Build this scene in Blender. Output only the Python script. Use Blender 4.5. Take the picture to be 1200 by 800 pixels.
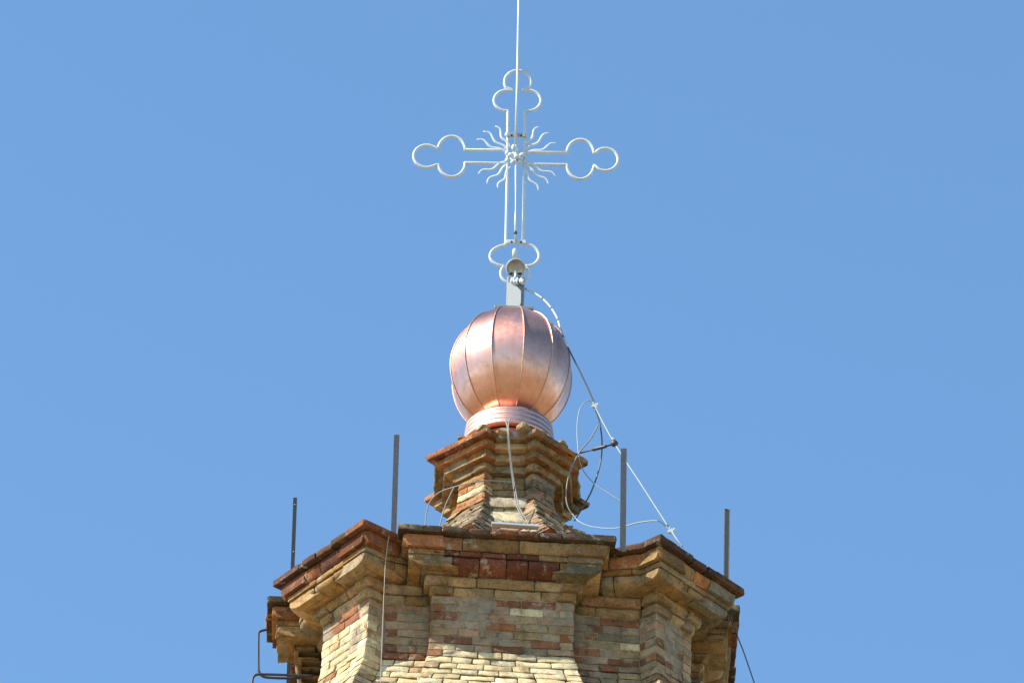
import bpy, bmesh, math, random
from mathutils import Vector, Matrix, noise
for o in list(bpy.data.objects): bpy.data.objects.remove(o, do_unlink=True)
S = bpy.context.scene; COL = S.collection
random.seed(7)
U = 1/150.0                    # one drawing unit = 6.7 mm
H = 33.08                      # height of the main cornice above the ground (m)
ELEV = math.radians(35); ROLL = 0.030; DIST = 9000.0; ZT = 439.0

# ------------------------------------------------------------------ camera, sky, sun, exposure
fwd = Vector((0, math.cos(ELEV), math.sin(ELEV))); rgt = Vector((1, 0, 0)); up = Vector((0, -math.sin(ELEV), math.cos(ELEV)))
campos = Vector((0, 0, ZT)) - fwd*DIST
r2 = (rgt + ROLL*up).normalized(); u2 = (up - ROLL*rgt).normalized()
cam = bpy.data.objects.new('camera', bpy.data.cameras.new('camera')); COL.objects.link(cam)
cam.data.sensor_width = 36; cam.data.lens = DIST/1200*36; cam.data.clip_end = 20000; cam.data.clip_start = 1
m = Matrix((r2, u2, -fwd)).transposed().to_4x4(); m.translation = campos*U + Vector((0, 0, H)); cam.matrix_world = m
S.camera = cam
SUN = Vector((-0.6918, -0.2181, 0.6884)).normalized()          # towards the sun
w = bpy.data.worlds.new('World'); S.world = w; w.use_nodes = True
nt = w.node_tree; nt.nodes.clear()
sky = nt.nodes.new('ShaderNodeTexSky'); sky.sky_type = 'NISHITA'; sky.sun_disc = False
sky.sun_elevation = math.asin(SUN.z); sky.sun_rotation = math.atan2(SUN.x, SUN.y) % (2*math.pi)
sky.altitude = 200; sky.air_density = 1.0; sky.dust_density = 0.2; sky.ozone_density = 2.5
bg = nt.nodes.new('ShaderNodeBackground'); bg.inputs['Strength'].default_value = 0.135
ow = nt.nodes.new('ShaderNodeOutputWorld'); tint = nt.nodes.new('ShaderNodeMix'); tint.data_type = 'RGBA'; tint.blend_type = 'MULTIPLY'; tint.inputs[0].default_value = 1; tint.inputs[7].default_value = (.83, 1.015, 1.05, 1)
nt.links.new(sky.outputs[0], tint.inputs[6]); nt.links.new(tint.outputs[2], bg.inputs[0]); nt.links.new(bg.outputs[0], ow.inputs[0])
sl = bpy.data.lights.new('sun', 'SUN'); sl.energy = 5.0; sl.angle = math.radians(0.5); sl.color = (1, 0.94, 0.84)
so = bpy.data.objects.new('sun', sl); COL.objects.link(so); so.rotation_euler = SUN.to_track_quat('Z', 'Y').to_euler(); so.location = (0, 0, H+40)
S.view_settings.view_transform = 'Standard'; S.view_settings.look = 'None'; S.view_settings.exposure = 0.86; S.view_settings.gamma = 1
S.render.engine = 'CYCLES'; S.render.resolution_x = 1024; S.render.resolution_y = 682

# ------------------------------------------------------------------ helpers
def at(X, Y, yd):
    """point of the tower's own space (units) seen at photo pixel X,Y on the upright plane y = yd"""
    dx = X-600; dy = Y-400
    d = fwd*DIST + rgt*(dx + ROLL*dy) - up*(dy - ROLL*dx)
    t = (yd - campos.y)/d.y
    return campos + d*t

class MB:
    """collects faces, points in tower units"""
    def __init__(s): s.v = []; s.f = []; s.c = []; s.sm = []
    def add(s, vs, fs, col=None, smooth=False):
        n = len(s.v); s.v += [Vector(v) for v in vs]
        s.c += [col]*len(vs) if not isinstance(col, list) else col
        for f in fs: s.f.append([n+i for i in f]); s.sm.append(smooth)
    def build(s, name, mat, parent=None, origin=(0, 0, 0), lime=None):
        o0 = Vector(origin)
        me = bpy.data.meshes.new(name)
        me.from_pydata([(v-o0)*U for v in s.v], [], s.f)
        me.polygons.foreach_set('use_smooth', s.sm)
        if any(c is not None for c in s.c):
            a = me.color_attributes.new('tint', 'FLOAT_COLOR', 'POINT')
            flat = []
            for c in s.c: flat += list(c if c is not None else (.4, .4, .4, 0))
            a.data.foreach_set('color', flat)
        if lime:
            a = me.attributes.new('lime', 'FLOAT', 'POINT'); a.data.foreach_set('value', [lime(v) for v in s.v])
        me.update(); me.validate()
        me.materials.append(mat)
        o = bpy.data.objects.new(name, me); COL.objects.link(o)
        if parent is not None:
            o.parent = parent
            o.location = o0*U + Vector((0, 0, H)) - world_loc(parent)
        else: o.location = o0*U + Vector((0, 0, H))
        return o
def world_loc(o):
    l = Vector((0, 0, 0))
    while o is not None: l += o.location; o = o.parent
    return l
def tag(o, label=None, cat=None, group=None, kind=None):
    if label: o['label'] = label
    if cat: o['category'] = cat
    if group: o['group'] = group
    if kind: o['kind'] = kind
    return o
def empty(name, origin, label, cat, group=None):
    o = bpy.data.objects.new(name, None); COL.objects.link(o); o.location = Vector(origin)*U + Vector((0, 0, H)); o.empty_display_size = .1
    return tag(o, label, cat, group)

def spline(pts, n=8, closed=False):
    P = [Vector(p) for p in pts]; out = []
    N = len(P)
    for i in range(N if closed else N-1):
        if closed: a, b, c, d = P[i-1], P[i], P[(i+1) % N], P[(i+2) % N]
        else: a, b, c, d = P[max(i-1, 0)], P[i], P[i+1], P[min(i+2, N-1)]
        for k in range(n):
            t = k/n
            out.append(.5*((2*b)+(c-a)*t+(2*a-5*b+4*c-d)*t*t+(3*b-a-3*c+d)*t**3))
    if not closed: out.append(P[-1])
    return out
def tube(mb, pts, r, seg=8, closed=False, col=None, flat=None):
    """r number or list; a round bar along pts"""
    P = [Vector(p) for p in pts]; N = len(P); vs = []; fs = []
    prev = None
    for i in range(N):
        if closed: t = P[(i+1) % N]-P[i-1]
        else: t = P[min(i+1, N-1)]-P[max(i-1, 0)]
        if t.length < 1e-9: t = Vector((0, 0, 1))
        t.normalize()
        if prev is None:
            a = Vector((0, 1, 0)) if abs(t.y) < .9 else Vector((1, 0, 0))
            n1 = (a - t*a.dot(t)).normalized()
        else:
            n1 = prev - t*prev.dot(t)
            n1 = n1.normalized() if n1.length > 1e-6 else Vector((0, 1, 0))
        prev = n1; n2 = t.cross(n1)
        rr = r[i] if isinstance(r, (list, tuple)) else r
        fl = flat if flat else 1
        for k in range(seg):
            a = 2*math.pi*k/seg
            vs.append(P[i] + n1*math.cos(a)*rr*fl + n2*math.sin(a)*rr)
    for i in range(N if closed else N-1):
        j = (i+1) % N
        for k in range(seg):
            k2 = (k+1) % seg
            fs.append([i*seg+k, i*seg+k2, j*seg+k2, j*seg+k])
    if not closed:
        fs.append(list(range(seg))[::-1]); fs.append([(N-1)*seg+k for k in range(seg)])
    mb.add(vs, fs, col, True)
def box(mb, c, h, R=None, bev=0, col=None):
    """bevelled box, centre c, half sizes h, optional 3x3 rotation"""
    bm = bmesh.new(); bmesh.ops.create_cube(bm, size=2)
    for v in bm.verts: v.co = Vector((v.co.x*h[0], v.co.y*h[1], v.co.z*h[2]))
    if bev: bmesh.ops.bevel(bm, geom=bm.edges[:], offset=bev, segments=2, affect='EDGES', profile=.5)
    bm.verts.index_update()
    vs = [((R @ v.co) if R else v.co) + Vector(c) for v in bm.verts]; fs = [[v.index for v in f.verts] for f in bm.faces]
    bm.free(); mb.add(vs, fs, col, False)
def ball(mb, c, r, seg=16, rings=10, R=None, col=None):
    rx, ry, rz = r if isinstance(r, (tuple, list)) else (r, r, r)
    vs = []; fs = []
    for i in range(rings+1):
        a = math.pi*i/rings
        for k in range(seg):
            b = 2*math.pi*k/seg
            p = Vector((rx*math.sin(a)*math.cos(b), ry*math.sin(a)*math.sin(b), rz*math.cos(a)))
            vs.append((R @ p if R else p) + Vector(c))
    for i in range(rings):
        for k in range(seg):
            k2 = (k+1) % seg
            fs.append([i*seg+k, (i+1)*seg+k, (i+1)*seg+k2, i*seg+k2])
    mb.add(vs, fs, col, True)
def lathe(mb, prof, seg=48, c=(0, 0), smooth=True, col=None):
    vs = []; fs = []; n = len(prof)
    for k in range(seg):
        a = 2*math.pi*k/seg
        for r, z in prof: vs.append((c[0]+r*math.sin(a), c[1]-r*math.cos(a), z))
    for k in range(seg):
        k2 = (k+1) % seg
        for i in range(n-1): fs.append([k*n+i, k*n+i+1, k2*n+i+1, k2*n+i])
    mb.add(vs, fs, col, smooth)

# ------------------------------------------------------------------ materials
def newmat(name):
    mt = bpy.data.materials.new(name); mt.use_nodes = True
    return mt, mt.node_tree, mt.node_tree.nodes['Principled BSDF']
def N(t, kind, **kw):
    n = t.nodes.new(kind)
    for k, v in kw.items():
        if k in ('operation', 'blend_type', 'data_type', 'attribute_name', 'noise_dimensions', 'feature', 'layer_name', 'clamp_result'): setattr(n, k, v)
        else: n.inputs[k].default_value = v
    return n
def ramp(t, src, stops):
    r = t.nodes.new('ShaderNodeValToRGB'); e = r.color_ramp.elements
    while len(e) < len(stops): e.new(.5)
    for el, (p, c) in zip(e, stops): el.position = p; el.color = c if len(c) == 4 else (*c, 1)
    t.links.new(src, r.inputs[0]); return r
def mix(t, fac, a, b, mode='MIX'):
    x = t.nodes.new('ShaderNodeMix'); x.data_type = 'RGBA'; x.blend_type = mode
    for sock, val in ((x.inputs[0], fac), (x.inputs[6], a), (x.inputs[7], b)):
        if isinstance(val, bpy.types.NodeSocket): t.links.new(val, sock)
        elif isinstance(val, (int, float)): sock.default_value = val
        else: sock.default_value = (*val, 1)
    return x.outputs[2]
def math_(t, op, a, b=None):
    x = t.nodes.new('ShaderNodeMath'); x.operation = op
    for sock, val in ((x.inputs[0], a), (x.inputs[1], b)):
        if val is None: continue
        if isinstance(val, bpy.types.NodeSocket): t.links.new(val, sock)
        else: sock.default_value = val
    return x.outputs[0]
def obj_coord(t):
    return t.nodes.new('ShaderNodeTexCoord').outputs['Object']
def noise_(t, co, scale, detail=6, rough=.6, dist=0):
    n = N(t, 'ShaderNodeTexNoise', Scale=scale, Detail=detail, Roughness=rough, Distortion=dist); t.links.new(co, n.inputs['Vector']); return n.outputs['Fac']
def bump(t, b, h, strength, dist):
    x = N(t, 'ShaderNodeBump', Strength=strength, Distance=dist); t.links.new(h, x.inputs['Height'])
    t.links.new(x.outputs[0], b.inputs['Normal'])

def masonry(name, use_attr=True, base=(.36, .32, .25), smear=(.40, .335, .235), smear_lo=.555):
    mt, t, b = newmat(name); co = obj_coord(t)
    if use_attr:
        a = N(t, 'ShaderNodeAttribute', attribute_name='tint'); col = a.outputs['Color']; al = a.outputs['Alpha']
    else:
        rgb = t.nodes.new('ShaderNodeRGB'); rgb.outputs[0].default_value = (*base, 1); col = rgb.outputs[0]; al = None
    n1 = noise_(t, co, 14, 8, .65); n2 = noise_(t, co, 55, 8, .7); n3 = noise_(t, co, 5, 5, .6, .5); n4 = noise_(t, co, 9, 9, .75)
    v1 = ramp(t, n1, [(.25, (.50, .46, .40)), (.5, (1, 1, 1)), (.75, (1.2, 1.18, 1.13))])
    c = mix(t, 1, col, v1.outputs[0], 'MULTIPLY')
    v2 = ramp(t, n2, [(.30, (.42, .39, .35)), (.50, (1, 1, 1)), (.8, (1.15, 1.13, 1.1))])
    c = mix(t, .8, c, v2.outputs[0], 'MULTIPLY')
    # rain streaks and soot that run across many bricks
    mp = N(t, 'ShaderNodeMapping'); mp.inputs['Scale'].default_value = (5.5, 5.5, 1.3); t.links.new(co, mp.inputs[0])
    n5 = noise_(t, mp.outputs[0], 1, 7, .7)
    c = mix(t, .75, c, ramp(t, n5, [(.34, (.46, .41, .34)), (.47, (.92, .9, .87)), (.6, (1.06, 1.05, 1.03))]).outputs[0], 'MULTIPLY')
    # lime mortar smeared over the faces
    s = ramp(t, n4, [(smear_lo, (0, 0, 0)), (smear_lo+.07, (1, 1, 1))])
    c = mix(t, math_(t, 'MULTIPLY', s.outputs[0], .8), c, smear)
    if use_attr:      # old render left in patches across the bricks
        la = N(t, 'ShaderNodeAttribute', attribute_name='lime')
        lf = ramp(t, math_(t, 'ADD', la.outputs['Fac'], math_(t, 'MULTIPLY', math_(t, 'SUBTRACT', n4, .5), 1.3)), [(.38, (0, 0, 0)), (.56, (1, 1, 1))])
        c = mix(t, math_(t, 'MULTIPLY', lf.outputs[0], .88), c, ramp(t, n1, [(.3, (.22, .17, .115)), (.5, (.29, .235, .165)), (.7, (.37, .30, .215))]).outputs[0])
    # lichen and soot, amount per piece in the tint alpha
    ms = ramp(t, n3, [(.37, (0, 0, 0)), (.58, (1, 1, 1))])
    if al is not None:
        f = math_(t, 'MULTIPLY', ms.outputs[0], al)
        sp = ramp(t, n2, [(.35, (.035, .033, .022)), (.55, (.085, .08, .045)), (.72, (.20, .19, .13))])
        c = mix(t, f, c, sp.outputs[0])
    t.links.new(c, b.inputs['Base Color']); b.inputs['Roughness'].default_value = .93; b.inputs['Specular IOR Level'].default_value = .2
    hh = math_(t, 'ADD', math_(t, 'MULTIPLY', n1, .6), math_(t, 'MULTIPLY', n2, .5))
    bump(t, b, hh, .9, .012)
    return mt
M_brick = masonry('old_brick')
M_mortar = masonry('lime_mortar', False, (.33, .275, .195), (.40, .335, .24), .55)
def metal(name, colr, metallic, rough, var=.25, bscale=40):
    mt, t, b = newmat(name); co = obj_coord(t)
    n1 = noise_(t, co, bscale, 6, .6)
    v = ramp(t, n1, [(.3, tuple(x*(1-var) for x in colr)), (.7, tuple(min(1, x*(1+var*.5)) for x in colr))])
    t.links.new(v.outputs[0], b.inputs['Base Color']); b.inputs['Metallic'].default_value = metallic
    rr = ramp(t, n1, [(.3, (rough*.8,)*3), (.7, (min(1, rough*1.25),)*3)]); t.links.new(rr.outputs[0], b.inputs['Roughness'])
    bump(t, b, n1, .15, .003)
    return mt
M_white = metal('white_painted_iron', (.50, .57, .62), 0, .45, .12)
M_galv = metal('galvanised_steel', (.055, .058, .066), 0, .55)
M_dark = metal('dark_iron', (.035, .037, .045), .2, .5)
M_ink = metal('black_iron', (.012, .014, .02), 0, .6)
M_zincpost = metal('zinc_post', (.16, .165, .17), 0, .55)
M_greybox = metal('grey_enamel', (.20, .21, .205), 0, .4, .1)
M_palebox = metal('pale_enamel', (.55, .56, .53), 0, .4, .06)
M_pale = metal('pale_cable', (.24, .31, .31), 0, .5, .15)
M_grey = metal('grey_cable', (.20, .19, .17), 0, .6, .2)
M_wallwire = metal('dusty_cable', (.34, .31, .24), 0, .7, .2)
M_black = metal('black_cable', (.045, .045, .05), 0, .5, .2)
M_zinc = metal('dull_zinc', (.42, .43, .42), .6, .38, .2)
def copper_mat(name, streak=1.0, rlo=.32, rhi=.50):
    mt, t, b = newmat(name); co = obj_coord(t)
    n1 = noise_(t, co, 3.2, 8, .65, .6); n2 = noise_(t, co, 22, 8, .7); n3 = noise_(t, co, 70, 4, .6)
    mp = N(t, 'ShaderNodeMapping'); mp.inputs['Scale'].default_value = (26, 26, 3); t.links.new(co, mp.inputs[0])
    n4 = noise_(t, mp.outputs[0], 1, 6, .6)
    c = ramp(t, n1, [(.28, (.56, .27, .20)), (.5, (.71, .38, .29)), (.75, (.80, .47, .38))]).outputs[0]
    d = ramp(t, n2, [(.28, (.55, .48, .46)), (.42, (.92, .9, .9)), (.6, (1, 1, 1))]).outputs[0]
    c = mix(t, .55*streak, c, d, 'MULTIPLY')
    d2 = ramp(t, n4, [(.3, (.74, .7, .7)), (.55, (1, 1, 1))]).outputs[0]
    c = mix(t, .5*streak, c, d2, 'MULTIPLY')
    t.links.new(c, b.inputs['Base Color']); b.inputs['Metallic'].default_value = 1
    rr = ramp(t, math_(t, 'ADD', math_(t, 'MULTIPLY', n2, .6), math_(t, 'MULTIPLY', n1, .4)), [(.3, (rhi,)*3), (.65, (rlo,)*3)])
    t.links.new(rr.outputs[0], b.inputs['Roughness'])
    tg = t.nodes.new('ShaderNodeTangent'); tg.direction_type = 'RADIAL'; tg.axis = 'Z'; t.links.new(tg.outputs[0], b.inputs['Tangent'])
    b.inputs['Anisotropic'].default_value = .6; b.inputs['Anisotropic Rotation'].default_value = 0.0
    bump(t, b, math_(t, 'ADD', n1, math_(t, 'MULTIPLY', n3, .06)), .12, .02)
    return mt
M_copper = copper_mat('sheet_copper')
M_seam = metal('copper_seam', (.62, .36, .26), 1, .42, .2)

# ------------------------------------------------------------------ ground
def ground_mat():
    mt, t, b = newmat('dry_ground'); co = obj_coord(t)
    n1 = noise_(t, co, .03, 8, .6); n2 = noise_(t, co, .5, 8, .65)
    c = ramp(t, n1, [(.35, (.10, .11, .045)), (.5, (.32, .24, .12)), (.65, (.40, .30, .17))]).outputs[0]
    c = mix(t, .5, c, ramp(t, n2, [(.3, (.6, .6, .6)), (.7, (1.1, 1.1, 1.1))]).outputs[0], 'MULTIPLY')
    t.links.new(c, b.inputs['Base Color']); b.inputs['Roughness'].default_value = .95
    bump(t, b, n2, .5, .1); return mt
g = MB(); zg = -H/U; e = 3000/U
g.add([(-e, -e, zg), (e, -e, zg), (e, e, zg), (-e, e, zg)], [[0, 1, 2, 3]])
tag(g.build('ground', ground_mat(), None, (0, 0, zg)), kind='structure')

# ------------------------------------------------------------------ brickwork
CREAM = [(.70, .57, .33), (.67, .54, .30), (.66, .55, .33), (.72, .62, .40), (.62, .47, .27)]
BUFF = [(.43, .30, .16), (.40, .265, .14), (.38, .275, .165), (.36, .245, .135)]
OCHRE = [(.31, .175, .066), (.35, .205, .08), (.28, .148, .058), (.38, .235, .105)]
RED = [(.27, .095, .04), (.24, .08, .036), (.30, .12, .052), (.20, .066, .034)]
PINK = [(.38, .22, .13), (.37, .25, .16), (.41, .28, .17)]
ORANGE = [(.40, .17, .065), (.36, .145, .06), (.42, .20, .085)]
MAROON = [(.16, .055, .030), (.19, .065, .035), (.13, .046, .028)]
TILE = [(.085, .040, .030), (.11, .048, .034), (.07, .038, .03), (.14, .055, .036), (.065, .042, .03)]
GREY = [(.28, .215, .145), (.25, .195, .13), (.31, .24, .165)]
def pick(rnd, table, soft=0):
    """table: [(weight, palette, moss)]"""
    x = rnd.random()*sum(a[0] for a in table)
    for wgt, pal, moss in table:
        x -= wgt
        if x <= 0: break
    c = rnd.choice(pal); c = tuple(a+(b-a)*soft for a, b in zip(c, (.47, .35, .21))); k = rnd.uniform(.84, 1.14); j = rnd.uniform(-.02, .02)
    return (max(.01, c[0]*k+j*.5), max(.01, c[1]*k), max(.01, c[2]*k-j*.4), moss*rnd.uniform(.3, 1.0))

def brick(mb, rnd, a0, b0, a1, b1, zt, zb, depth, col, bev=1.2, rough=.5, prof=None, dz=0, tilt=0):
    """one brick: outer top edge a0-b0 at zt, outer bottom edge a1-b1 at zb (2D points), depth inwards"""
    a0, b0, a1, b1 = (Vector(p) for p in (a0, b0, a1, b1))
    L = (b0-a0).length
    if L < 1: return
    d = (b0-a0)/L; nrm = Vector((d.y, -d.x))             # outward for counter-clockwise outline
    hgt = zt-zb
    eb = min(.3, bev/L*1.3); ez = min(.3, bev/max(hgt, 1)*1.2)
    nx = max(2, int(L/8)); us = [0, eb] + [eb+(1-2*eb)*i/nx for i in range(1, nx)] + [1-eb, 1]
    nz = 3 if hgt > 5 else 2; ws = [0, ez] + [ez+(1-2*ez)*i/nz for i in range(1, nz)] + [1-ez, 1]
    off = Vector((rnd.random()*999, rnd.random()*999, rnd.random()*999))
    vs = []; W = len(us)
    for wi, wv in enumerate(ws):
        for ui, u in enumerate(us):
            p = a0.lerp(b0, u).lerp(a1.lerp(b1, u), wv); z = zt + (zb-zt)*wv + tilt*(u-.5)
            o = prof(wv) if prof else 0
            edge = (ui in (0, W-1)) + (wi in (0, len(ws)-1))
            q = Vector((u*L/7, wv*hgt/6, 0))+off
            nn = noise.noise(q)
            o += nn*rough*1.6 + rnd.uniform(-.2, .2)*rough
            if edge: o -= bev*(.7 if edge == 1 else 1.3)*(1+rnd.uniform(-.5, .6)); 
            z += noise.noise(q+Vector((50, 0, 0)))*rough*.9
            p = p + nrm*o
            p += d*noise.noise(q+Vector((0, 70, 0)))*rough*.6
            vs.append((p.x, p.y, z+dz))
    fs = []
    for i in range(len(ws)-1):
        for k in range(W-1):
            fs.append([i*W+k, (i+1)*W+k, (i+1)*W+k+1, i*W+k+1])
    mb.add(vs, fs, col, True)
    # skirt back into the wall
    ring = [k for k in range(W)] + [i*W+W-1 for i in range(1, len(ws))] + [(len(ws)-1)*W+k for k in range(W-2, -1, -1)] + [i*W for i in range(len(ws)-2, 0, -1)]
    rv = [Vector(vs[i]) for i in ring]; n3 = Vector((nrm.x, nrm.y, 0))
    bv = [v - n3*depth for v in rv]
    nR = len(ring)
    mb.add(rv+bv, [[i, (i+1) % nR, nR+(i+1) % nR, nR+i] for i in range(nR)], col, False)

def course(mbs, rnd, top, bot, zt, zb, length, table, depth=14, gap=1.3, jit=.8, bev=1.2, rough=.5, prof=None, shift=0, lenvar=.25, sag=.6, skip=0, soft=0):
    """bricks round a closed outline; top/bot: [(point, key)] ; mbs: key -> MB ; table(key, x, u, rnd) -> colour table"""
    n = len(top)
    for i in range(n):
        (a0, key) = top[i]; b0 = top[(i+1) % n][0]; a1 = bot[i][0]; b1 = bot[(i+1) % n][0]
        if key is None: continue
        a0, b0, a1, b1 = (Vector(p) for p in (a0, b0, a1, b1))
        L = (b0-a0).length
        if L < 2: continue
        d = (b0-a0)/L; nrm = Vector((d.y, -d.x))
        cuts = [0.0]; x = length*(.5 if shift else 1)*rnd.uniform(.85, 1.15)
        while x < L - length*.35:
            cuts.append(x); x += length*rnd.uniform(1-lenvar, 1+lenvar)
        cuts.append(L)
        for k in range(len(cuts)-1):
            if skip and rnd.random() < skip: continue
            u0 = cuts[k]/L + (gap*.5/L if k else rnd.uniform(-.4, .8)/L); u1 = cuts[k+1]/L - (gap*.5/L if k < len(cuts)-2 else rnd.uniform(-.4, .8)/L)
            j = nrm*rnd.uniform(-jit, jit*.7)
            mid = a0.lerp(b0, (u0+u1)/2)
            tb = table(key, mid, (u0+u1)/2, rnd)
            brick(mbs[key], rnd, a0.lerp(b0, u0)+j, a0.lerp(b0, u1)+j, a1.lerp(b1, u0)+j, a1.lerp(b1, u1)+j, zt-gap*.45, zb+gap*.45, depth,
                  pick(rnd, tb, soft), bev, rough, prof, dz=rnd.uniform(-.5, .5)*sag, tilt=rnd.uniform(-1, 1)*sag)

# plan of the lantern at the tile edge: eight projecting piers, counter-clockwise seen from above
PIERS = [('front', (-120, -270.5), (122, -258)), ('frontright', (172, -264), (270, -157)), ('right', (265, -125), (265, 95)),
         ('backright', (270, 125), (172, 232)), ('back', (122, 234), (-122, 234)), ('backleft', (-155, 232), (-260, 112)),
         ('left', (-268, -29), (-267.5, -114)), ('frontleft', (-260.5, -145), (-158.5, -278))]
def outline(on, os_, sb=24, recess_extra=0):
    """outline inset by on (normal) and os_ (sideways); recess set back by sb"""
    out = []; n = len(PIERS)
    for i, (nm, p, q) in enumerate(PIERS):
        p = Vector(p); q = Vector(q); d = (q-p).normalized(); nr = Vector((d.y, -d.x))
        P = p + d*os_ - nr*on; Q = q - d*os_ - nr*on
        out.append((P - nr*sb, nm)); out.append((P, nm)); out.append((Q, nm)); out.append((Q-nr*sb, 'bay_'+nm))
    return out
def loft(mb, levels, cap_top=False, cap_bot=False, col=None):
    """levels: list of (points2D, z)"""
    n = len(levels[0][0]); vs = []; fs = []
    for pts, z in levels: vs += [(p[0], p[1], z) for p in pts]
    for l in range(len(levels)-1):
        for k in range(n):
            k2 = (k+1) % n; fs.append([l*n+k, (l+1)*n+k, (l+1)*n+k2, l*n+k2])
    if cap_top: fs.append(list(range(n)))
    if cap_bot: fs.append([(len(levels)-1)*n+k for k in range(n)][::-1])
    mb.add(vs, fs, col)

tower = empty('bell_tower', (0, 0, -H/U), 'old brick bell tower with projecting piers and a stepped brick cornice against blue sky', 'tower')
rnd = random.Random(11)
keys = [p[0] for p in PIERS]
cor = MB(); tiles = MB()
class One(dict):
    def __init__(s, mb): s.mb = mb
    def __getitem__(s, k): return s.mb
def xy(o): return [p for p, k in o]
# cornice courses: (top z, bottom z, inset, brick length)
def tb_tile(key, m, u, r):
    if 'left' in key and 'back' not in key: return [(6, TILE, .5), (2, RED, .5), (.5, ORANGE, .5)] if key != 'frontleft' else [(8, TILE, .3), (1, RED, .6)]
    return [(8, TILE, .6), (1.2, RED, .5), (.7, GREY, 1.0)]
def tb_c2(key, m, u, r):
    if key == 'front': return [(1, ORANGE, .35)] if m.x < -55 else [(5, OCHRE, .3), (1, BUFF, .3)]
    if key == 'frontleft': return [(4, RED, .4), (3, MAROON, .3)]
    if key == 'left': return [(3, RED, .3), (1, ORANGE, .5)]
    return [(4, OCHRE, .75), (1, ORANGE, .6), (1, GREY, .8)]
def tb_c3(key, m, u, r):
    if key == 'front' and -72 < m.x < 50: return [(1, MAROON, .15)]
    if key == 'frontleft': return [(4, OCHRE, .3), (1, GREY, .3), (2, BUFF, .3)]
    return [(4, OCHRE, .75), (2, BUFF, .7), (1, GREY, .8)]
def tb_c4(key, m, u, r): return [(4, OCHRE, .6), (4, BUFF, .55), (1, PINK, .5)]
ovolo = lambda t: -16*(max(0, t-.35)/.65)**2.2
ov2 = lambda t: -4*t*t
T0 = outline(0, 0)
course(One(tiles), rnd, T0, T0, 0, -8.5, 27, tb_tile, depth=46, gap=1.4, jit=1.6, bev=1.0, rough=.7, lenvar=.1, sag=.9)
c2 = outline(7, 6); course(One(cor), rnd, c2, c2, -9, -24, 62, tb_c2, depth=42, gap=1.0, jit=1.0, bev=1.6, rough=.8, sag=.4, prof=ov2)
c3 = outline(12, 13); course(One(cor), rnd, c3, c3, -24, -31, 30, tb_c3, depth=38, gap=1.2, jit=.8, bev=1.2, rough=.8, sag=.4)
c3 = outline(14, 14); course(One(cor), rnd, c3, c3, -31, -45, 29, tb_c3, depth=38, gap=1.2, jit=.8, bev=1.4, rough=.8, sag=.4, prof=ovolo, shift=1)
c4 = outline(33, 33); course(One(cor), rnd, c4, c4, -44, -55, 62, tb_c4, depth=20, gap=1.1, jit=.8, bev=1.8, rough=.8, sag=.5, prof=ov2)
c5 = outline(38, 39); course(One(cor), rnd, c5, c5, -55, -66, 52, tb_c4, depth=16, gap=1.1, jit=.8, bev=1.6, rough=.8, sag=.5, shift=1, prof=ov2)
# wall
def flare(z):
    t = max(0, (-z-118)/36.0); return 8.0*t**1.7 if t < 2 else 26.0 + 24*(1-math.exp(-(t-2)/2.2))
ZW0, ROWH, NROW = -66, 10.4, 23
mbs = {k: MB() for k in keys}; mbs.update({'bay_'+k: MB() for k in keys})
def table_wall(z):
    low = min(1, max(0, (-z-126)/22))
    def f(key, m, u, r):
        if key == 'front':
            if low < .5:
                return [(1.6 if m.x > -40 else 4, RED, .25), (5, PINK, .25), (1.2, GREY, .35), (3.5, BUFF, .3), (1.2, CREAM, .25)] if z < -80 else [(4, RED, .3), (3, PINK, .3), (2, GREY, .4), (1, BUFF, .3)]
            return [(14, CREAM, .12), (1.5, BUFF, .2), (.5, RED, .1), (.5, PINK, .1)]
        if key == 'frontleft':
            if z > -90: return [(5, RED, .2), (3, PINK, .3), (1, GREY, .2)]
            return [(12, CREAM, .12), (2, BUFF, .15), (1, ORANGE, .1)]
        if key == 'bay_frontleft':
            if low < .6: return [(5, PINK, .3), (2, RED, .3), (3, BUFF, .3), (1, GREY, .3)]
            return [(8, CREAM, .1), (3, BUFF, .15), (.6, ORANGE, .2)]
        if key == 'bay_front': return [(3, RED, .45), (4, BUFF, .55), (2, GREY, .55), (3, PINK, .45), (.6, CREAM, .4)]
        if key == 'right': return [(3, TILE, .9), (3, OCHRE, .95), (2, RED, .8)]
        return [(4, BUFF, .6), (2, RED, .4), (2, GREY, .5), (3, PINK, .3), (2, OCHRE, .4)]
    return f
for i in range(NROW):
    zt = ZW0 - i*ROWH; zb = zt-ROWH; ft, fb = flare(zt), flare(zb)
    tp = outline(42-ft, 42-.5*ft); bt = outline(42-fb, 42-.5*fb)
    course(mbs, rnd, tp, bt, zt, zb, 29, table_wall((zt+zb)/2), depth=14, gap=1.1+.25*(i > 4), jit=.8+.4*(i > 4), bev=.75, rough=.75+.2*(i > 4), shift=i % 2, lenvar=.36, sag=.5+.2*(i > 4), soft=.10)
zbase = ZW0 - NROW*ROWH
core = MB()
lv = [(xy(outline(5, 5)), -4), (xy(outline(13, 13)), -8), (xy(outline(17, 17)), -22), (xy(outline(22, 22)), -31), (xy(outline(38, 38)), -40), (xy(outline(44, 44)), -54)]
for i in range(NROW+1):
    z = ZW0 - i*ROWH; dj = 43.0 + 2.6*max(0, min(1, (-z-122)/20)); lv.append((xy(outline(dj-flare(z), dj-.5*flare(z))), z-.01))
loft(core, lv)
wall = core.build('wall', M_mortar, tower, (0, 0, zbase))
def lime(v):
    zf = max(0, min(1, (v.z+140)/22)); n_ = noise.noise(v/34)+.5*noise.noise(v/13)
    return zf*max(0, min(1, (n_-.02)/.5))
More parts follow.
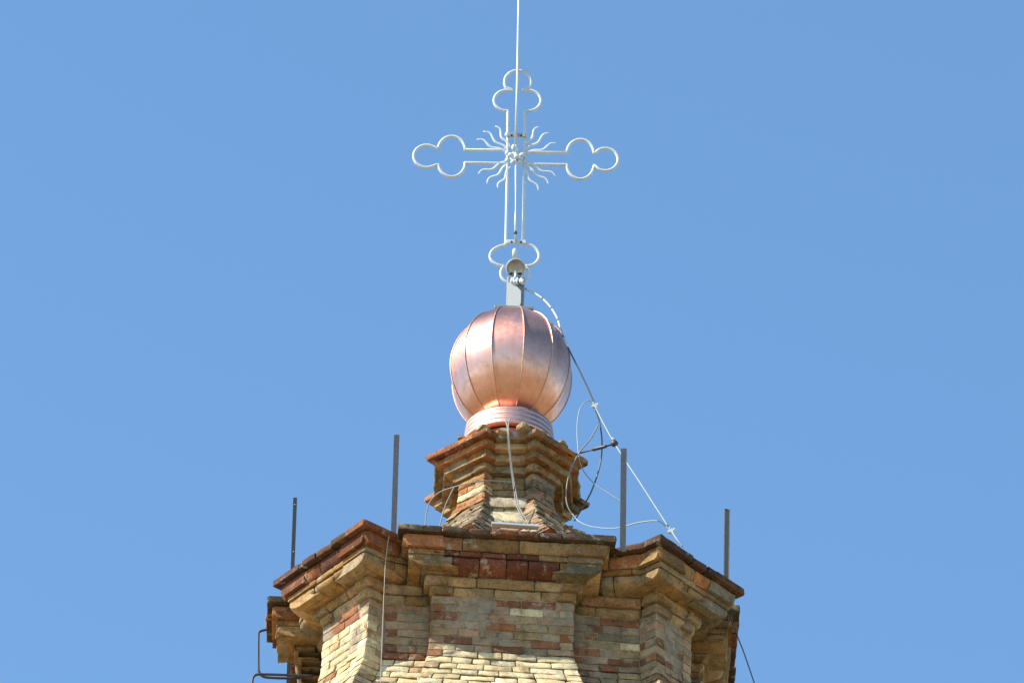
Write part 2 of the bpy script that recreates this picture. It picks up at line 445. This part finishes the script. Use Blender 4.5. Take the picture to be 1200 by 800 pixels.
for k in keys: mbs[k].build('pier', M_brick, tower, (0, 0, zbase), lime)
for k in keys: mbs['bay_'+k].build('recessed_wall', M_brick, tower, (0, 0, zbase), lime)
corn = cor.build('cornice', M_brick, tower)
tiles.build('tile_course', M_brick, corn)
# roof behind the tile edge
rf = MB()
loft(rf, [([(0, 0)]*32, 70), (xy(outline(120, 80, 8)), 58), (xy(outline(60, 40, 20)), 18), (xy(outline(8, 8)), -3)])
rf.add([], [])
M_roof = masonry('terracotta_roof', False, (.42, .17, .07), (.40, .24, .12), .6)
rf.build('roof', M_roof, tower)
# body of the tower under the lantern, down to the ground
def tower_brick():
    mt, t, b = newmat('tower_brick'); tc = obj_coord(t)
    sx = N(t, 'ShaderNodeSeparateXYZ'); t.links.new(tc, sx.inputs[0]); cx = N(t, 'ShaderNodeCombineXYZ')
    t.links.new(math_(t, 'ADD', sx.outputs[0], sx.outputs[1]), cx.inputs[0]); t.links.new(sx.outputs[2], cx.inputs[1])
    br = N(t, 'ShaderNodeTexBrick'); br.inputs['Scale'].default_value = 5; br.inputs['Color1'].default_value = (.5, .38, .22, 1); br.inputs['Color2'].default_value = (.38, .2, .11, 1); br.inputs['Mortar'].default_value = (.36, .33, .27, 1)
    t.links.new(cx.outputs[0], br.inputs['Vector'])
    n = noise_(t, tc, 3, 8, .6)
    c = mix(t, .6, br.outputs[0], ramp(t, n, [(.3, (.6, .6, .6)), (.7, (1.1, 1.1, 1.1))]).outputs[0], 'MULTIPLY')
    t.links.new(c, b.inputs['Base Color']); b.inputs['Roughness'].default_value = .95; bump(t, b, br.outputs[1], -.5, .01); return mt
sh = MB()
def sq(h): return [(-h, -h), (h, -h), (h, h), (-h, h)]
fz = flare(zbase)
loft(sh, [(xy(outline(36-fz, 36-.5*fz)), zbase), (xy(outline(30-fz, 30-.5*fz)), zbase-14)], True, True)
loft(sh, [(xy(outline(14-fz, 20-.5*fz)), zbase-14), (xy(outline(14-fz, 20-.5*fz)), zbase-34)], True, True)
loft(sh, [(xy(outline(26-fz, 30-.5*fz)), zbase-34), (xy(outline(34-fz, 36-.5*fz)), zbase-150)], False, True)
loft(sh, [(sq(300), zbase-150), (sq(300), -H/U)], True, False)
sh.build('shaft', tower_brick(), tower, (0, 0, -H/U))

# ------------------------------------------------------------------ pedestal of the ball (part of the tower)
PP = [('fin_fr', (31, -106), (92, -43)), ('fin_br', (96, 45), (31, 105)), ('fin_bl', (-28, 105), (-96, 44)), ('fin_fl', (-95, -42), (-26, -106))]
def pout(on, os_, sb=14):
    out = []
    for nm, p, q in PP:
        p = Vector(p); q = Vector(q); d = (q-p).normalized(); nr = Vector((d.y, -d.x))
        P = p + d*os_ - nr*on; Q = q - d*os_ - nr*on
        out += [(P-nr*sb, nm), (P, nm), (Q, nm), (Q-nr*sb, 'panel_'+nm)]
    return out
pk = [p[0] for p in PP]
ZP = 243
pcor = MB(); prnd = random.Random(5)
def ptile(key, m, u, r): return [(3, ORANGE, .35), (2, RED, .4)] if key == 'fin_fl' else [(1, ORANGE, .8), (3, TILE, .8), (2, GREY, .9), (2, BUFF, .9)] if 'panel' not in key else [(2, GREY, .9), (1, BUFF, .9)]
def pc2(key, m, u, r):
    if key == 'fin_fl': return [(4, ORANGE, .25), (2, RED, .2)]
    return [(3, OCHRE, .6), (2, BUFF, .6), (1, ORANGE, .4), (1, GREY, .8)]
def pc3(key, m, u, r):
    if key == 'fin_fl': return [(2, BUFF, .5), (2, ORANGE, .5), (3, OCHRE, .4)]
    return [(3, OCHRE, .55), (3, BUFF, .6), (1, GREY, .8)]
a = pout(0, 0, 16); course(One(pcor), prnd, a, a, ZP+2, ZP-5, 56, ptile, depth=45, gap=.8, jit=1.2, bev=1.2, rough=1.5, sag=1.0)
a = pout(8, 7); course(One(pcor), prnd, a, a, ZP-5, ZP-14, 38, pc2, depth=40, gap=1, jit=1.0, bev=1.6, rough=1.1, sag=.9)
a = pout(15, 13); course(One(pcor), prnd, a, a, ZP-14, ZP-24, 40, pc3, depth=35, gap=1.2, jit=1.2, bev=1.7, rough=1.2, sag=.9)
a = pout(22, 21); course(One(pcor), prnd, a, a, ZP-24, ZP-34, 30, pc3, depth=28, gap=1.4, jit=1.0, bev=1.5, rough=1.0, sag=.7)
# neck and flared foot
pm = {k: MB() for k in pk}; pm.update({'panel_'+k: MB() for k in pk})
def pfl(z):
    t = max(0, (ZP-62-z)/34.0); return 15.5*t**1.4
def ptab(z):
    def f(key, m, u, r):
        if key == 'fin_fl': return [(3, ORANGE, .3), (3, CREAM, .25), (3, OCHRE, .3)] if z > 165 else [(4, [(.19, .145, .095), (.23, .175, .115)], .9), (3, BUFF, 1.0), (1, PINK, .9)]
        if key == 'panel_fin_fl': return [(3, OCHRE, .5), (2, BUFF, .5), (2, PINK, .5), (1, GREY, .5)] if z > 178 else [(3, CREAM, .3), (2, BUFF, .4), (1, ORANGE, .2), (1, GREY, .6)]
        if key == 'fin_fr': return [(3, BUFF, .9), (4, GREY, 1.0), (.7, ORANGE, .6), (2, PINK, .8)]
        return [(3, OCHRE, .5), (3, BUFF, .6), (2, GREY, .8)]
    return f
z = ZP-34; i = 0
while z > 62:
    hh = 9.2
    ft, fb = pfl(z), pfl(z-hh); rough = 1.0 if z > 170 else 1.7
    tp = pout(27-ft, 26-.75*ft, 14+.5*ft); bt = pout(27-fb, 26-.75*fb, 14+.5*fb)
    course(pm, prnd, tp, bt, z, z-hh, 24 if i % 2 else 30, ptab(z), depth=13, gap=1.2, jit=1.2 if z > 170 else 2.4, bev=1.5, rough=rough, shift=i % 2, sag=.9 if z > 170 else 1.8)
    z -= hh; i += 1
pb = MB()
lv = [(xy(pout(10, 10)), ZP+1), (xy(pout(20, 20)), ZP-16), (xy(pout(29, 28)), ZP-33)]
zz = ZP-33
while zz > 62: zz -= 8; lv.append((xy(pout(29.2-pfl(zz), 28-.75*pfl(zz), 14+.5*pfl(zz))), zz))
loft(pb, lv, True, False)
ped = pb.build('pedestal', M_mortar, tower, (0, 0, 62))
for k in pk: pm[k].build('buttress', M_brick, ped, (0, 0, 62))
for k in pk: pm['panel_'+k].build('panel', M_brick, ped, (0, 0, 62))
# big squared stones patched into the front panel, loose rubble on the broken edges
st = MB(); srnd = random.Random(3)
for (x0, x1, zt, zb, yy, cl) in [(-32, 18, 150, 126, -84, (.58, .50, .33, .3)), (-21, 22, 177, 160, -73, (.52, .44, .30, .45))]:
    ft = pfl(zt); fb = pfl(zb)
    t_ = pout(27-ft, 26-.75*ft, 14+.5*ft)[15][0].y-5; b_ = pout(27-fb, 26-.75*fb, 14+.5*fb)[15][0].y-5
    brick(st, srnd, (x0, t_), (x1, t_+1), (x0-1, b_), (x1+2, b_+1), zt, zb, 14, cl, 1.4, .8)
st.build('stone_block', M_brick, ped, (0, 0, 62))
rb = MB()
def rubble(mb, r, c, s, cl):
    vs0 = []; bm = bmesh.new(); bmesh.ops.create_icosphere(bm, subdivisions=2, radius=1)
    off = Vector((r.random()*99,)*3); R = Matrix.Rotation(r.uniform(0, 6), 3, 'Z') @ Matrix.Rotation(r.uniform(-.5, .5), 3, 'X')
    bm.verts.index_update()
    for v in bm.verts:
        q = v.co*(1+.35*noise.noise(v.co*1.3+off)); q = Vector((max(-.75, min(.75, q.x))*s[0], max(-.75, min(.75, q.y))*s[1], max(-.7, min(.7, q.z))*s[2]))
        vs0.append(R @ q + Vector(c))
    mb.add(vs0, [[v.index for v in f.verts] for f in bm.faces], cl, False); bm.free()
for i in range(120):         # crumbled foot of the right buttress
    t = srnd.random(); s = srnd.random()
    p = Vector((38, -96)).lerp(Vector((104, -48)), t); zc = 84 + 64*(1-s) ; k = pfl(zc)*.8
    nr = Vector((.62, -.78)); p = p - nr*(30-k)
    rubble(rb, srnd, (p.x, p.y, zc), (srnd.uniform(3, 7), srnd.uniform(3, 6), srnd.uniform(2, 4)), pick(srnd, [(2, GREY, .9), (2, BUFF, .7), (1, ORANGE, .3), (1, CREAM, .4)]))
for i in range(60):
    t = srnd.random(); s = srnd.random()
    p = Vector((-98, -48)).lerp(Vector((-34, -102)), t); zc = 84 + 50*(1-s); k = pfl(zc)*.8
    nr = Vector((-.66, -.75)); p = p - nr*(29-k)
    rubble(rb, srnd, (p.x, p.y, zc), (srnd.uniform(2.5, 6), srnd.uniform(2.5, 5), srnd.uniform(1.2, 2.6)), pick(srnd, [(2, GREY, .9), (3, BUFF, .7), (2, CREAM, .4)]))
for (x, y, zc, s) in [(-6, -92, ZP+3, (12, 8, 5)), (18, -93, ZP+6, (17, 9, 6)), (-30, -95, ZP+5, (10, 8, 4)), (36, -90, ZP+3, (9, 8, 4)), (-52, -70, ZP+5, (12, 9, 3)), (58, -66, ZP+5, (12, 9, 4)), (80, -40, ZP+4, (10, 12, 4))]:
    rubble(rb, srnd, (x, y, zc), s, pick(srnd, [(2, GREY, .6), (2, BUFF, .5), (1, CREAM, .5)]))
tag(rb.build('rubble', M_brick, ped, (0, 0, 62)), kind='stuff')
pc = pcor.build('pedestal_cornice', M_brick, ped, (0, 0, 62))
cp = MB(); lv = []
circ = [(46*math.sin(2*math.pi*k/16+.2), -46*math.cos(2*math.pi*k/16+.2)) for k in range(16)]
pts = xy(pout(6, 6)); cir = []
for p in pts:
    v = Vector(p).normalized()*44; cir.append((v.x, v.y))
loft(cp, [(cir, 276), (pts, ZP+1)], True, False)
cp.build('tile_cap', M_roof, ped, (0, 0, 62))

# ------------------------------------------------------------------ copper ball
ballr = empty('copper_ball', (0, 0, 268), 'shiny new copper ball of twelve seamed gores with ribbed collar on top of the tower', 'ball')
ZB = 401
prof = spline([(20, 70, 0), (34, 64, 0), (48, 54, 0), (60, 39, 0), (68, 20, 0), (71.8, 0, 0), (70.6, -21, 0), (65.5, -41, 0), (58, -57, 0), (51, -67, 0), (43, -74.5, 0), (36, -79, 0), (30, -81, 0), (30, -94, 0)], 5)
prof = [(p.x, p.y+ZB) for p in prof]
A0 = math.radians(11); shell = MB(); brnd = random.Random(2)
for k in range(12):
    a1 = A0 + k*math.pi/6; a2 = a1 + math.pi/6; vs = []; fs = []; n = len(prof); nu = 6
    dn = [brnd.uniform(-.5, .5) for _ in range(3)]
    for u in range(nu+1):
        s = u/nu
        for j, (r, z) in enumerate(prof):
            P1 = Vector((math.sin(a1), -math.cos(a1))); P2 = Vector((math.sin(a2), -math.cos(a2)))
            p = P1.lerp(P2, s)*r
            bulge = .30*(1-abs(2*s-1)**2)*r*.034
            p = p + p.normalized()*(bulge + .35*noise.noise(Vector((k*7.3, s*1.6, z*.03))))
            vs.append((p.x, p.y, z))
    for u in range(nu):
        for j in range(n-1): fs.append([u*n+j, u*n+j+1, (u+1)*n+j+1, (u+1)*n+j])
    shell.add(vs, fs, None, True)
lathe(shell, [(0, ZB+71), (21, ZB+70)], 24)
shell.build('shell', M_copper, ballr, (0, 0, ZB))
for k in range(12):
    a1 = A0 + k*math.pi/6; sm = MB()
    tube(sm, [((r+.5)*math.sin(a1), -(r+.5)*math.cos(a1), z) for r, z in prof], .75, 6)
    sm.build('seam', M_seam, ballr, (0, 0, ZB))
cl = MB()
lathe(cl, [(31, 312.5), (48.5, 314), (51, 313), (51.4, 309), (50.6, 307.6), (51.8, 306.2), (52.2, 302), (51.4, 300.6), (52.6, 299.2), (53, 295), (52.2, 293.6), (53.2, 292.4), (53.6, 288.5), (52.6, 287.5), (47, 287.6)], 64)
cl.build('collar', M_copper, ballr, (0, 0, 288))
nk = MB(); lathe(nk, [(45, 292), (45.5, 262), (47, 252)], 64); nk.build('neck', M_copper, ballr, (0, 0, 288))

# ------------------------------------------------------------------ grey post between ball and cross
post = empty('cross_mount', (0, 0, 470), 'light grey metal mount with a round zinc dish between copper ball and cross', 'mount')
def ctr(X, Y, yd=0): return at(X, Y, yd)
b1 = MB(); c_ = ctr(603.7, 349); box(b1, (c_.x, 0, (ctr(603.7, 329).z+470)/2), (10.6, 9, (ctr(603.7, 329).z-468)/2), None, 2.0); b1.build('housing', M_greybox, post, (0, 0, 470))
pl = MB()    # raised front panel, round at the foot, chamfered at the top
ptsf = [ctr(596, 332, -10), ctr(595.5, 356, -10), ctr(597, 360.5, -10), ctr(600, 362, -10), ctr(605, 361.7, -10), ctr(609, 359, -10), ctr(610.3, 355, -10), ctr(610.5, 342, -10), ctr(601, 332, -10)]
n = len(ptsf); f0 = [Vector((p.x, -12.2, p.z)) for p in ptsf]; f1 = [Vector((p.x*1.02, -8.5, p.z)) for p in ptsf]
pl.add(f0+f1, [list(range(n))]+[[i, n+i, n+(i+1) % n, (i+1) % n] for i in range(n)]); pl.build('cover_panel', M_palebox, post, (0, 0, 470))
bp = MB(); box(bp, (1, 0, 474.5), (23, 20, 2.2), None, .7); box(bp, (c_.x, 0, 478), (12.5, 11, 2), None, .6); bp.build('base_plate', M_greybox, post, (0, 0, 470))
kn = MB(); kc = ctr(604.3, 314.5, -3)
ax = Vector((.12, -.80, -.58)).normalized(); RK = ax.to_track_quat('Z', 'Y').to_matrix()
def rev(mb, prof, seg=32):
    vs = []; fs = []; n_ = len(prof)
    for k in range(seg):
        a_ = 2*math.pi*k/seg
        for r_, h_ in prof: vs.append(kc + RK @ Vector((r_*math.cos(a_), r_*math.sin(a_), h_)))
    for k in range(seg):
        for q in range(n_-1): fs.append([k*n_+q, ((k+1) % seg)*n_+q, ((k+1) % seg)*n_+q+1, k*n_+q+1])
    mb.add(vs, fs, None, True)
rev(kn, [(0, -8), (4, -7.6), (8, -5.4), (10.8, -1.8), (11.4, 1.6), (10.9, 2.2), (10.2, 1.2), (7.5, -1.6), (3.5, -3.2), (0, -3.6)]); k0 = kn.build('dish', M_zinc, post, (0, 0, 470))
rm = MB(); tube(rm, [kc + RK @ Vector((11.3*math.cos(t*math.pi/16), 11.3*math.sin(t*math.pi/16), 1.8)) for t in range(32)], .75, 6, True); rm.build('rim', M_palebox, k0, (0, 0, 470))
sc = MB(); p_ = ctr(604.6, 318, -9); q_ = ctr(604.6, 329, -8); tube(sc, [p_, p_.lerp(q_, .5), q_], [1.6, 2.2, 3.4], 10); sc.build('stem', M_zinc, k0, (0, 0, 470))
for xx in (598.6, 609.2):
    sc = MB(); ball(sc, ctr(xx, 320.6, -7), (2.8, 2.2, 1.7), 10, 8); sc.build('bolt_or_hole', M_dark, k0, (0, 0, 470))
ti = MB(); trn = random.Random(4)
for i in range(7):
    x0 = 600+i*2.2; p = [ctr(x0, 327+trn.uniform(-1.5, 1), -10), ctr(x0+trn.uniform(-1, 1), 330, -13), ctr(x0+trn.uniform(-1, 2), 333+trn.uniform(-1, 1), -11)]
    tube(ti, spline(p, 4), 1.25, 6)
ti.build('tie', M_white, post, (0, 0, 470))
sp = MB(); a = ctr(603, 302, -1); b = ctr(603, 292, -1); lathe(sp, [(0, b.z), (2.2, b.z), (3, b.z-2), (3, a.z), (0, a.z)], 14, (a.x, -1)); sp.build('spigot', M_white, post, (0, 0, 470))

# ------------------------------------------------------------------ cross
cross = empty('iron_cross', ctr(604, 330), 'large white wrought iron trefoil cross with wavy sun rays above the copper ball', 'cross')
corg = ctr(604, 330)
def arc(c, rx, ry, a0, a1, n=14):
    return [(c[0]+rx*math.cos(math.radians(a0+(a1-a0)*i/n)), c[1]-ry*math.sin(math.radians(a0+(a1-a0)*i/n))) for i in range(n+1)]
def bar(name, px, r=2.0, yd=0, mat=None, parent=cross, closed=False):
    P = [ctr(x, y, yd) for x, y in px]; Q = [P[0]]
    for p, q in zip(P, P[1:]):      # extra rings close to each corner keep the straight lengths straight
        L = (q-p).length
        if L > 5: Q += [p.lerp(q, 1.2/L), p.lerp(q, 1-1.2/L)]
        Q.append(q)
    mb = MB(); tube(mb, Q, r, 10, closed); return mb.build(name, mat or M_white, parent, corg)
# top: rails and three lobes
top = [(595.2, 150), (595.3, 130.5)] + arc((594, 118.3), 15, 12.2, 268, 62)[1:] + [(600, 105.8)] + arc((606.8, 97), 15.6, 14, 225, -45)[1:-1] + [(613.8, 105.8)] + arc((619, 118.3), 15, 12.2, 118, -88)[:-1] + [(615.6, 130.5), (615.4, 150)]
bar('top_arm', top)
left = [(593, 176.5), (545, 176)] + arc((529.5, 176), 15.8, 16, 0, 178)[1:] + [(513.3, 174.7)] + arc((500, 183.5), 15.2, 13.2, 42, 318)[1:-1] + [(513, 193)] + arc((529.5, 191.5), 15.8, 16, 182, 360)[1:-1] + [(545, 191), (593, 192)]
bar('side_arm', left)
right = [(616, 178.5), (664.5, 179.3)] + arc((680.2, 180), 15.8, 16.3, 180, 2)[1:] + [(696.5, 180.3)] + arc((709.3, 187.3), 15.2, 13.2, 138, -138)[1:-1] + [(696.5, 194)] + arc((680.2, 193.8), 15.8, 16.3, -2, -180)[1:-1] + [(664.5, 193.4), (616, 192.8)]
bar('side_arm', right)
def sm(p): return [(v.x, v.y) for v in spline([(a_, b_, 0) for a_, b_ in p], 5)]
low = [(595.2, 150), (594.6, 200), (593, 281)] + sm([(592.2, 287.3), (585, 289), (577.5, 293.5), (574.4, 300), (577, 306.5), (584, 310.8), (591, 311.7)]) + sm([(590, 312.5), (587.2, 318), (588, 325), (594, 330.8), (604, 333), (613, 330.8), (619, 325), (620, 318.5), (616.5, 312.5)]) + sm([(615, 311.7), (622, 311.3), (628.5, 307.5), (631.8, 301), (630, 294), (624, 288.4), (616, 286.6), (612.6, 285.5)]) + [(613.2, 281), (614.8, 200), (615.4, 150)]
bar('lower_shaft', low)
def ray(tip, k):
    c = Vector((605, 184.5)); t = Vector(tip); d = (t-c); L = d.length; d.normalize(); pn = Vector((-d.y, d.x)); pts = []; rr = []
    for i in range(17):
        s = i/16; q = c + d*(13+(L-13)*s) + pn*(2.3*math.sin(s*math.pi*3.1+k)*(.4+s*.7)); pts.append(ctr(q.x, q.y, -1)); rr.append(.75+1.25*math.sin(math.pi*min(1, s*.8+.2))**.8*(1-s*.35))
    rr[-1] = .5
    mb = MB(); tube(mb, pts, rr, 8, False, None, .45); mb.build('sun_ray', M_white, cross, corg)
for i, tp in enumerate([(559, 163), (567, 153), (581, 147.5), (631.6, 148), (644, 155), (653, 168), (560, 204), (569.5, 215), (583, 221), (631.6, 224), (644, 216), (652, 207)]): ray(tp, [0, .3, 0, 3.14, 3.3, 3.1][i % 6])
fl = MB()
for k in range(5):
    a = math.radians(90+72*k); p = ctr(605.3+7.0*math.cos(a), 184-7.4*math.sin(a), -5)
    R_ = Matrix.Rotation(-(a), 3, 'Y'); ball(fl, p, (3.7, 2.6, 2.9), 12, 8, R_)
ball(fl, ctr(605.3, 184, -4), (8.5, 1.4, 8.5), 18, 10)
bo = fl.build('rosette', M_white, cross, corg)
f2 = MB(); ball(f2, ctr(605.3, 184, -8), 3.2, 12, 8); f2.build('rosette_centre', M_white, bo, corg)
for yy in (158.5, 283.5):
    br = MB(); p = ctr(605, yy, -3); box(br, p, (11.5, 1.3, 2.6), None, .5); o = br.build('clamp_bar', M_white if yy > 200 else M_zinc, cross, corg)
    for xx in (599.5, 610.5):
        bt = MB(); q = ctr(xx, yy, -5); ball(bt, q, (1.5, 1.5, 1.5), 10, 6); bt.build('bolt_or_hole', M_dark, o, corg)
for (xx, yy) in [(594.2, 158.5), (615.5, 159.5), (594.3, 180), (594.2, 189), (615, 180), (615, 190)]:
    kb = MB(); p = ctr(xx, yy, 0); lathe(kb, [(0, p.z+3), (2.5, p.z+2.6), (2.9, p.z), (2.5, p.z-2.6), (0, p.z-3)], 12, (p.x, 0)); kb.build('sleeve', M_white, cross, corg)

# lightning rod clamped to the cross
o_ = ctr(603.8, 285, -5)
rod = empty('lightning_rod', o_, 'thin white lightning rod rising through the cross and out of the top of the picture', 'lightning rod')
mb = MB(); tube(mb, [ctr(608.9, -70, -5), ctr(607.6, 20, -5), ctr(606.2, 100, -5), ctr(604.3, 170, -5)], [1.5, 1.5, 1.6, 1.6], 8); mb.build('upper_rod', M_white, rod, o_)
mb = MB(); tube(mb, [ctr(604.3, 170, -5), ctr(604.6, 220, -5), ctr(604.4, 245, -5), ctr(604.2, 255, -5), ctr(604, 284, -5)], [1.2, 1.2, .9, 1.5, 1.1], 8); mb.build('lower_rod', M_white, rod, o_)
mb = MB(); ball(mb, ctr(604, 273, -5), (2.1, 2.1, 3), 10, 8); mb.build('coupling', M_dark, rod, o_)
mb = MB(); ball(mb, ctr(601.7, 173, -6), (2.6, 2.6, 4.5), 10, 8); mb.build('coupling', M_white, rod, o_)

# ------------------------------------------------------------------ steel uprights in the gaps of the cornice
def upright(X, Yt, Yb, yd, wd, mat, label, zbot=None, dep=5, holes=()):
    t = at(X[0], Yt, yd); b = at(X[1], Yb, yd); zb = b.z if zbot is None else zbot
    lean = (t.x-b.x)/(t.z-b.z); th = 1.1; h = wd/2
    e = empty('steel_upright', (b.x+(zb-b.z)*lean, yd, zb), label, 'post', 'steel uprights standing round the main cornice')
    prof = [(-h, 0), (h, 0), (h, dep), (h-th, dep), (h-th, th), (-h+th, th), (-h+th, dep), (-h, dep)]
    mb = MB(); vs = []; zs = (zb, t.z); nP = len(prof)
    for zz in zs:
        xc = b.x+(zz-b.z)*lean
        vs += [(xc+p[0], yd+p[1], zz) for p in prof]
    fs = [[i, (i+1) % nP, nP+(i+1) % nP, nP+i] for i in range(nP)] + [list(range(nP))[::-1], [nP+i for i in range(nP)]]
    mb.add(vs, fs); org = (b.x+(zb-b.z)*lean, yd, zb); mb.build('channel', mat, e, org)
    for (hx, hy) in holes:
        p = at(hx, hy, yd-.4); k = MB(); ball(k, p, (.9, .7, .9), 8, 6); k.build('bolt_or_hole', M_pale, e, org)  # pale beads added in place of bright through-holes in the steel
    return e
upright((346, 343.3), 582.5, 655, -12, 4.3, M_ink, 'thin dark steel upright at far left behind the projecting cornice, with two pale beads standing for bright through-holes', zbot=-190, holes=((345.8, 591), (344.2, 646)))
upright((465, 461.2), 509, 628, -239, 6.0, M_galv, 'tallest-set grey steel upright in the gap left of the front pier')
upright((731, 729.8), 525, 646, -239, 6.6, M_galv, 'grey steel upright right of the pedestal, with the taut pale stay passing behind it')
upright((852, 851), 597, 671, -137, 6.8, M_zincpost, 'grey steel channel upright at far right end of the cornice', zbot=-30, dep=-2.5)

# ------------------------------------------------------------------ wires and fittings
def wire(name, px, r, mat, label, cat, n=8, group=None):
    """px: (X, Y, depth)"""
    pts = spline([at(*p) for p in px], n); mb = MB(); tube(mb, pts, r, 6)
    o = mb.build(name, mat, None, pts[-1]); tag(o, label, cat, group); return o
# conductor with bands of white and dark sleeving over the ball
p0 = [(615.5, 338, -4), (627, 344, -8), (637, 351, -12), (646, 361, -18), (653, 373, -26), (657, 386, -34), (662, 399, -40), (668, 412, -44), (678, 432, -46), (689, 455, -48), (697, 474, -50)]
pts = spline([at(*p) for p in p0], 8)
ec = empty('conductor_cable', pts[-1], 'lightning conductor cable banded white and dark, curving over the right of the copper ball', 'cable')
mb = MB(); tube(mb, pts, .95, 6); mb.build('core', M_black, ec, pts[-1])
for (i0, i1) in [(0, 15), (16, 24), (25, 33), (34, 39), (46, 53)]:
    mb = MB(); tube(mb, pts[i0:i1+1], 1.25, 6); mb.build('white_sleeve', M_white, ec, pts[-1])
def clamp(X, Y, yd, s, label):
    c = at(X, Y, yd); e = empty('wire_clamp', c, label, 'clamp')
    mb = MB(); box(mb, c, (2.6*s, 1.8*s, 2.9*s), Matrix.Rotation(.4, 3, 'Y'), .6); mb.build('body', M_white, e, c)
    for dx, dz in ((3.0, 2), (-3.0, -1.6), (1.5, -3.4), (-2, 3.1)):
        k = MB(); box(k, c+Vector((dx*s, -1, dz*s)), (1.1*s, 1.1*s, 1.1*s), Matrix.Rotation(.8, 3, 'Y'), .3); k.build('nut', M_palebox, e, c)
clamp(697, 475.5, -52, 1, 'white wire clamp in mid-air where the conductor cable meets the stay')
clamp(786.5, 622, -228, 1.05, 'white wire clamp at the foot of the stay above the right pier')
wire('stay_wire', [(698, 478, -52), (720, 519, -92), (755, 573, -152), (786, 621, -226), (800, 640, -238)], .85, M_pale, 'taut pale stay running down from the mid-air clamp to the right pier', 'wire')
# insulated bracket arm
a = at(668, 533.5, -52); b = at(718, 520.5, -92)
ea = empty('insulator_arm', a, 'black bracket arm with round insulator holding the stay off the pedestal', 'bracket')
mb = MB(); tube(mb, [a, b], .95, 8); mb.build('arm', M_dark, ea, a)
mb = MB(); tube(mb, [a.lerp(b, .52), a.lerp(b, .56), a.lerp(b, .84), a.lerp(b, .86)], [1.4, 2.1, 2.0, 1.4], 8); mb.build('grip', M_black, ea, a)
mb = MB(); ball(mb, at(720, 519.5, -94), (4.4, 4.0, 4.1), 14, 10); mb.build('insulator', M_black, ea, a)
mb = MB(); tube(mb, [at(717.6, 513.5, -94), at(721, 516, -94)], 1.6, 6); mb.build('cap', M_pale, ea, a)
wire('wire_loop', [(696, 472, -52), (689, 469, -52), (680, 478, -54), (676.5, 497, -56), (677, 520, -60), (681, 546, -66), (696, 566, -72), (712, 577, -78), (729, 588, -84)], .65, M_pale, 'pale thin wire looping left from the mid-air clamp and down to the upright', 'wire')
wire('hanging_wire', [(698, 480, -50), (703, 497, -50), (705.5, 520, -52), (703, 545, -54), (694, 573, -54), (684, 592, -52), (673, 610, -48)], .9, M_black, 'dark wire hanging in a bow from the mid-air clamp to the pedestal foot', 'wire')
wire('hanging_wire', [(701, 498, -52), (692, 514, -58), (679, 530, -66), (668, 552, -84), (663.5, 575, -90), (665, 592, -92), (673, 606, -92)], .85, M_grey, 'grey wire crossing the dark bow and hugging the right side of the pedestal', 'wire')
wire('sagging_wire', [(671, 602, -94), (679, 611, -100), (695, 617, -130), (722, 618.5, -180), (748, 612, -205), (770, 610, -220), (780, 616, -224), (787, 623, -226)], .75, M_pale, 'pale slack wire lying from the pedestal foot to the clamp on the right pier', 'wire')
wire('down_wire', [(592, 491, -64), (594.5, 500, -108), (596, 520, -108), (599, 548, -100), (602, 570, -98), (605, 590, -104), (611, 604, -112), (616, 613, -118)], .9, M_grey, 'left strand of the pair of grey wires down the front of the pedestal', 'wire')
wire('down_wire', [(597.5, 491, -64), (595.8, 500, -109), (597.5, 522, -109), (600.5, 550, -101), (604, 572, -99), (608, 592, -105), (614, 604, -113), (620, 613, -119)], .9, M_grey, 'right strand of the pair of grey wires down the front of the pedestal', 'wire')
wire('bowed_wire', [(497, 630, -60), (500, 600, -60), (505, 586, -62), (516, 576, -70), (533, 570, -88), (553, 565, -104), (575, 563, -105), (600, 565, -101)], .75, M_grey, 'thin grey wire arching over the left buttress to the pair of down wires', 'wire')
wire('short_wire', [(512, 630, -90), (520, 598, -90), (526, 583, -91), (532, 571, -88)], .7, M_grey, 'short grey wire branching from the arch down the left buttress foot', 'wire')
wire('wall_wire', [(457, 622, -254), (454, 640, -257), (451.5, 665, -256), (449.5, 710, -251), (447.5, 760, -250), (445.5, 815, -250)], .6, M_wallwire, 'straight pale wire hanging down the recessed wall left of the front pier', 'wire')
wire('drop_wire', [(853, 700, -140), (856, 722, -140), (863, 742, -140), (872, 765, -140), (886, 806, -140)], .7, M_black, 'thin dark wire swinging out from the far right corner of the cornice', 'wire')
wire('bent_rod', [(316, 736.5, -45), (308, 738, -45), (304, 740, -45), (303, 745, -45), (303, 780, -45), (304, 787, -45), (308.5, 792, -45), (320, 793.5, -45), (340, 794, -45), (358, 793, -45)], 1.5, M_dark, 'black bent iron rod hooked from the left cornice end down to the wall', 'rod', 5)
wire('bent_rod', [(295.5, 815, -90), (296, 797, -90), (298, 791.5, -90), (304, 789.5, -90), (330, 790, -90), (368, 791.5, -90)], 1.5, M_dark, 'lower black bent iron rod turning down at the left edge of the tower', 'rod', 5)
sb = MB(); a = at(576, 614, -262); b = at(631, 617.5, -259)
box(sb, (a+b)/2, ((b-a).length/2, 4, 1.3), Matrix.Rotation(math.atan2(b.y-a.y, b.x-a.x), 3, 'Z') @ Matrix.Rotation(-math.atan2(b.z-a.z, b.x-a.x), 3, 'Y'), .4)
box(sb, (a+b)/2+Vector((0, 3.4, 1.8)), ((b-a).length/2, .6, 1.6), Matrix.Rotation(math.atan2(b.y-a.y, b.x-a.x), 3, 'Z') @ Matrix.Rotation(-math.atan2(b.z-a.z, b.x-a.x), 3, 'Y'), .2)
tag(sb.build('metal_strip', M_white, None, (a+b)/2), 'short white metal strip lying on the front tile edge below the pedestal', 'strip')
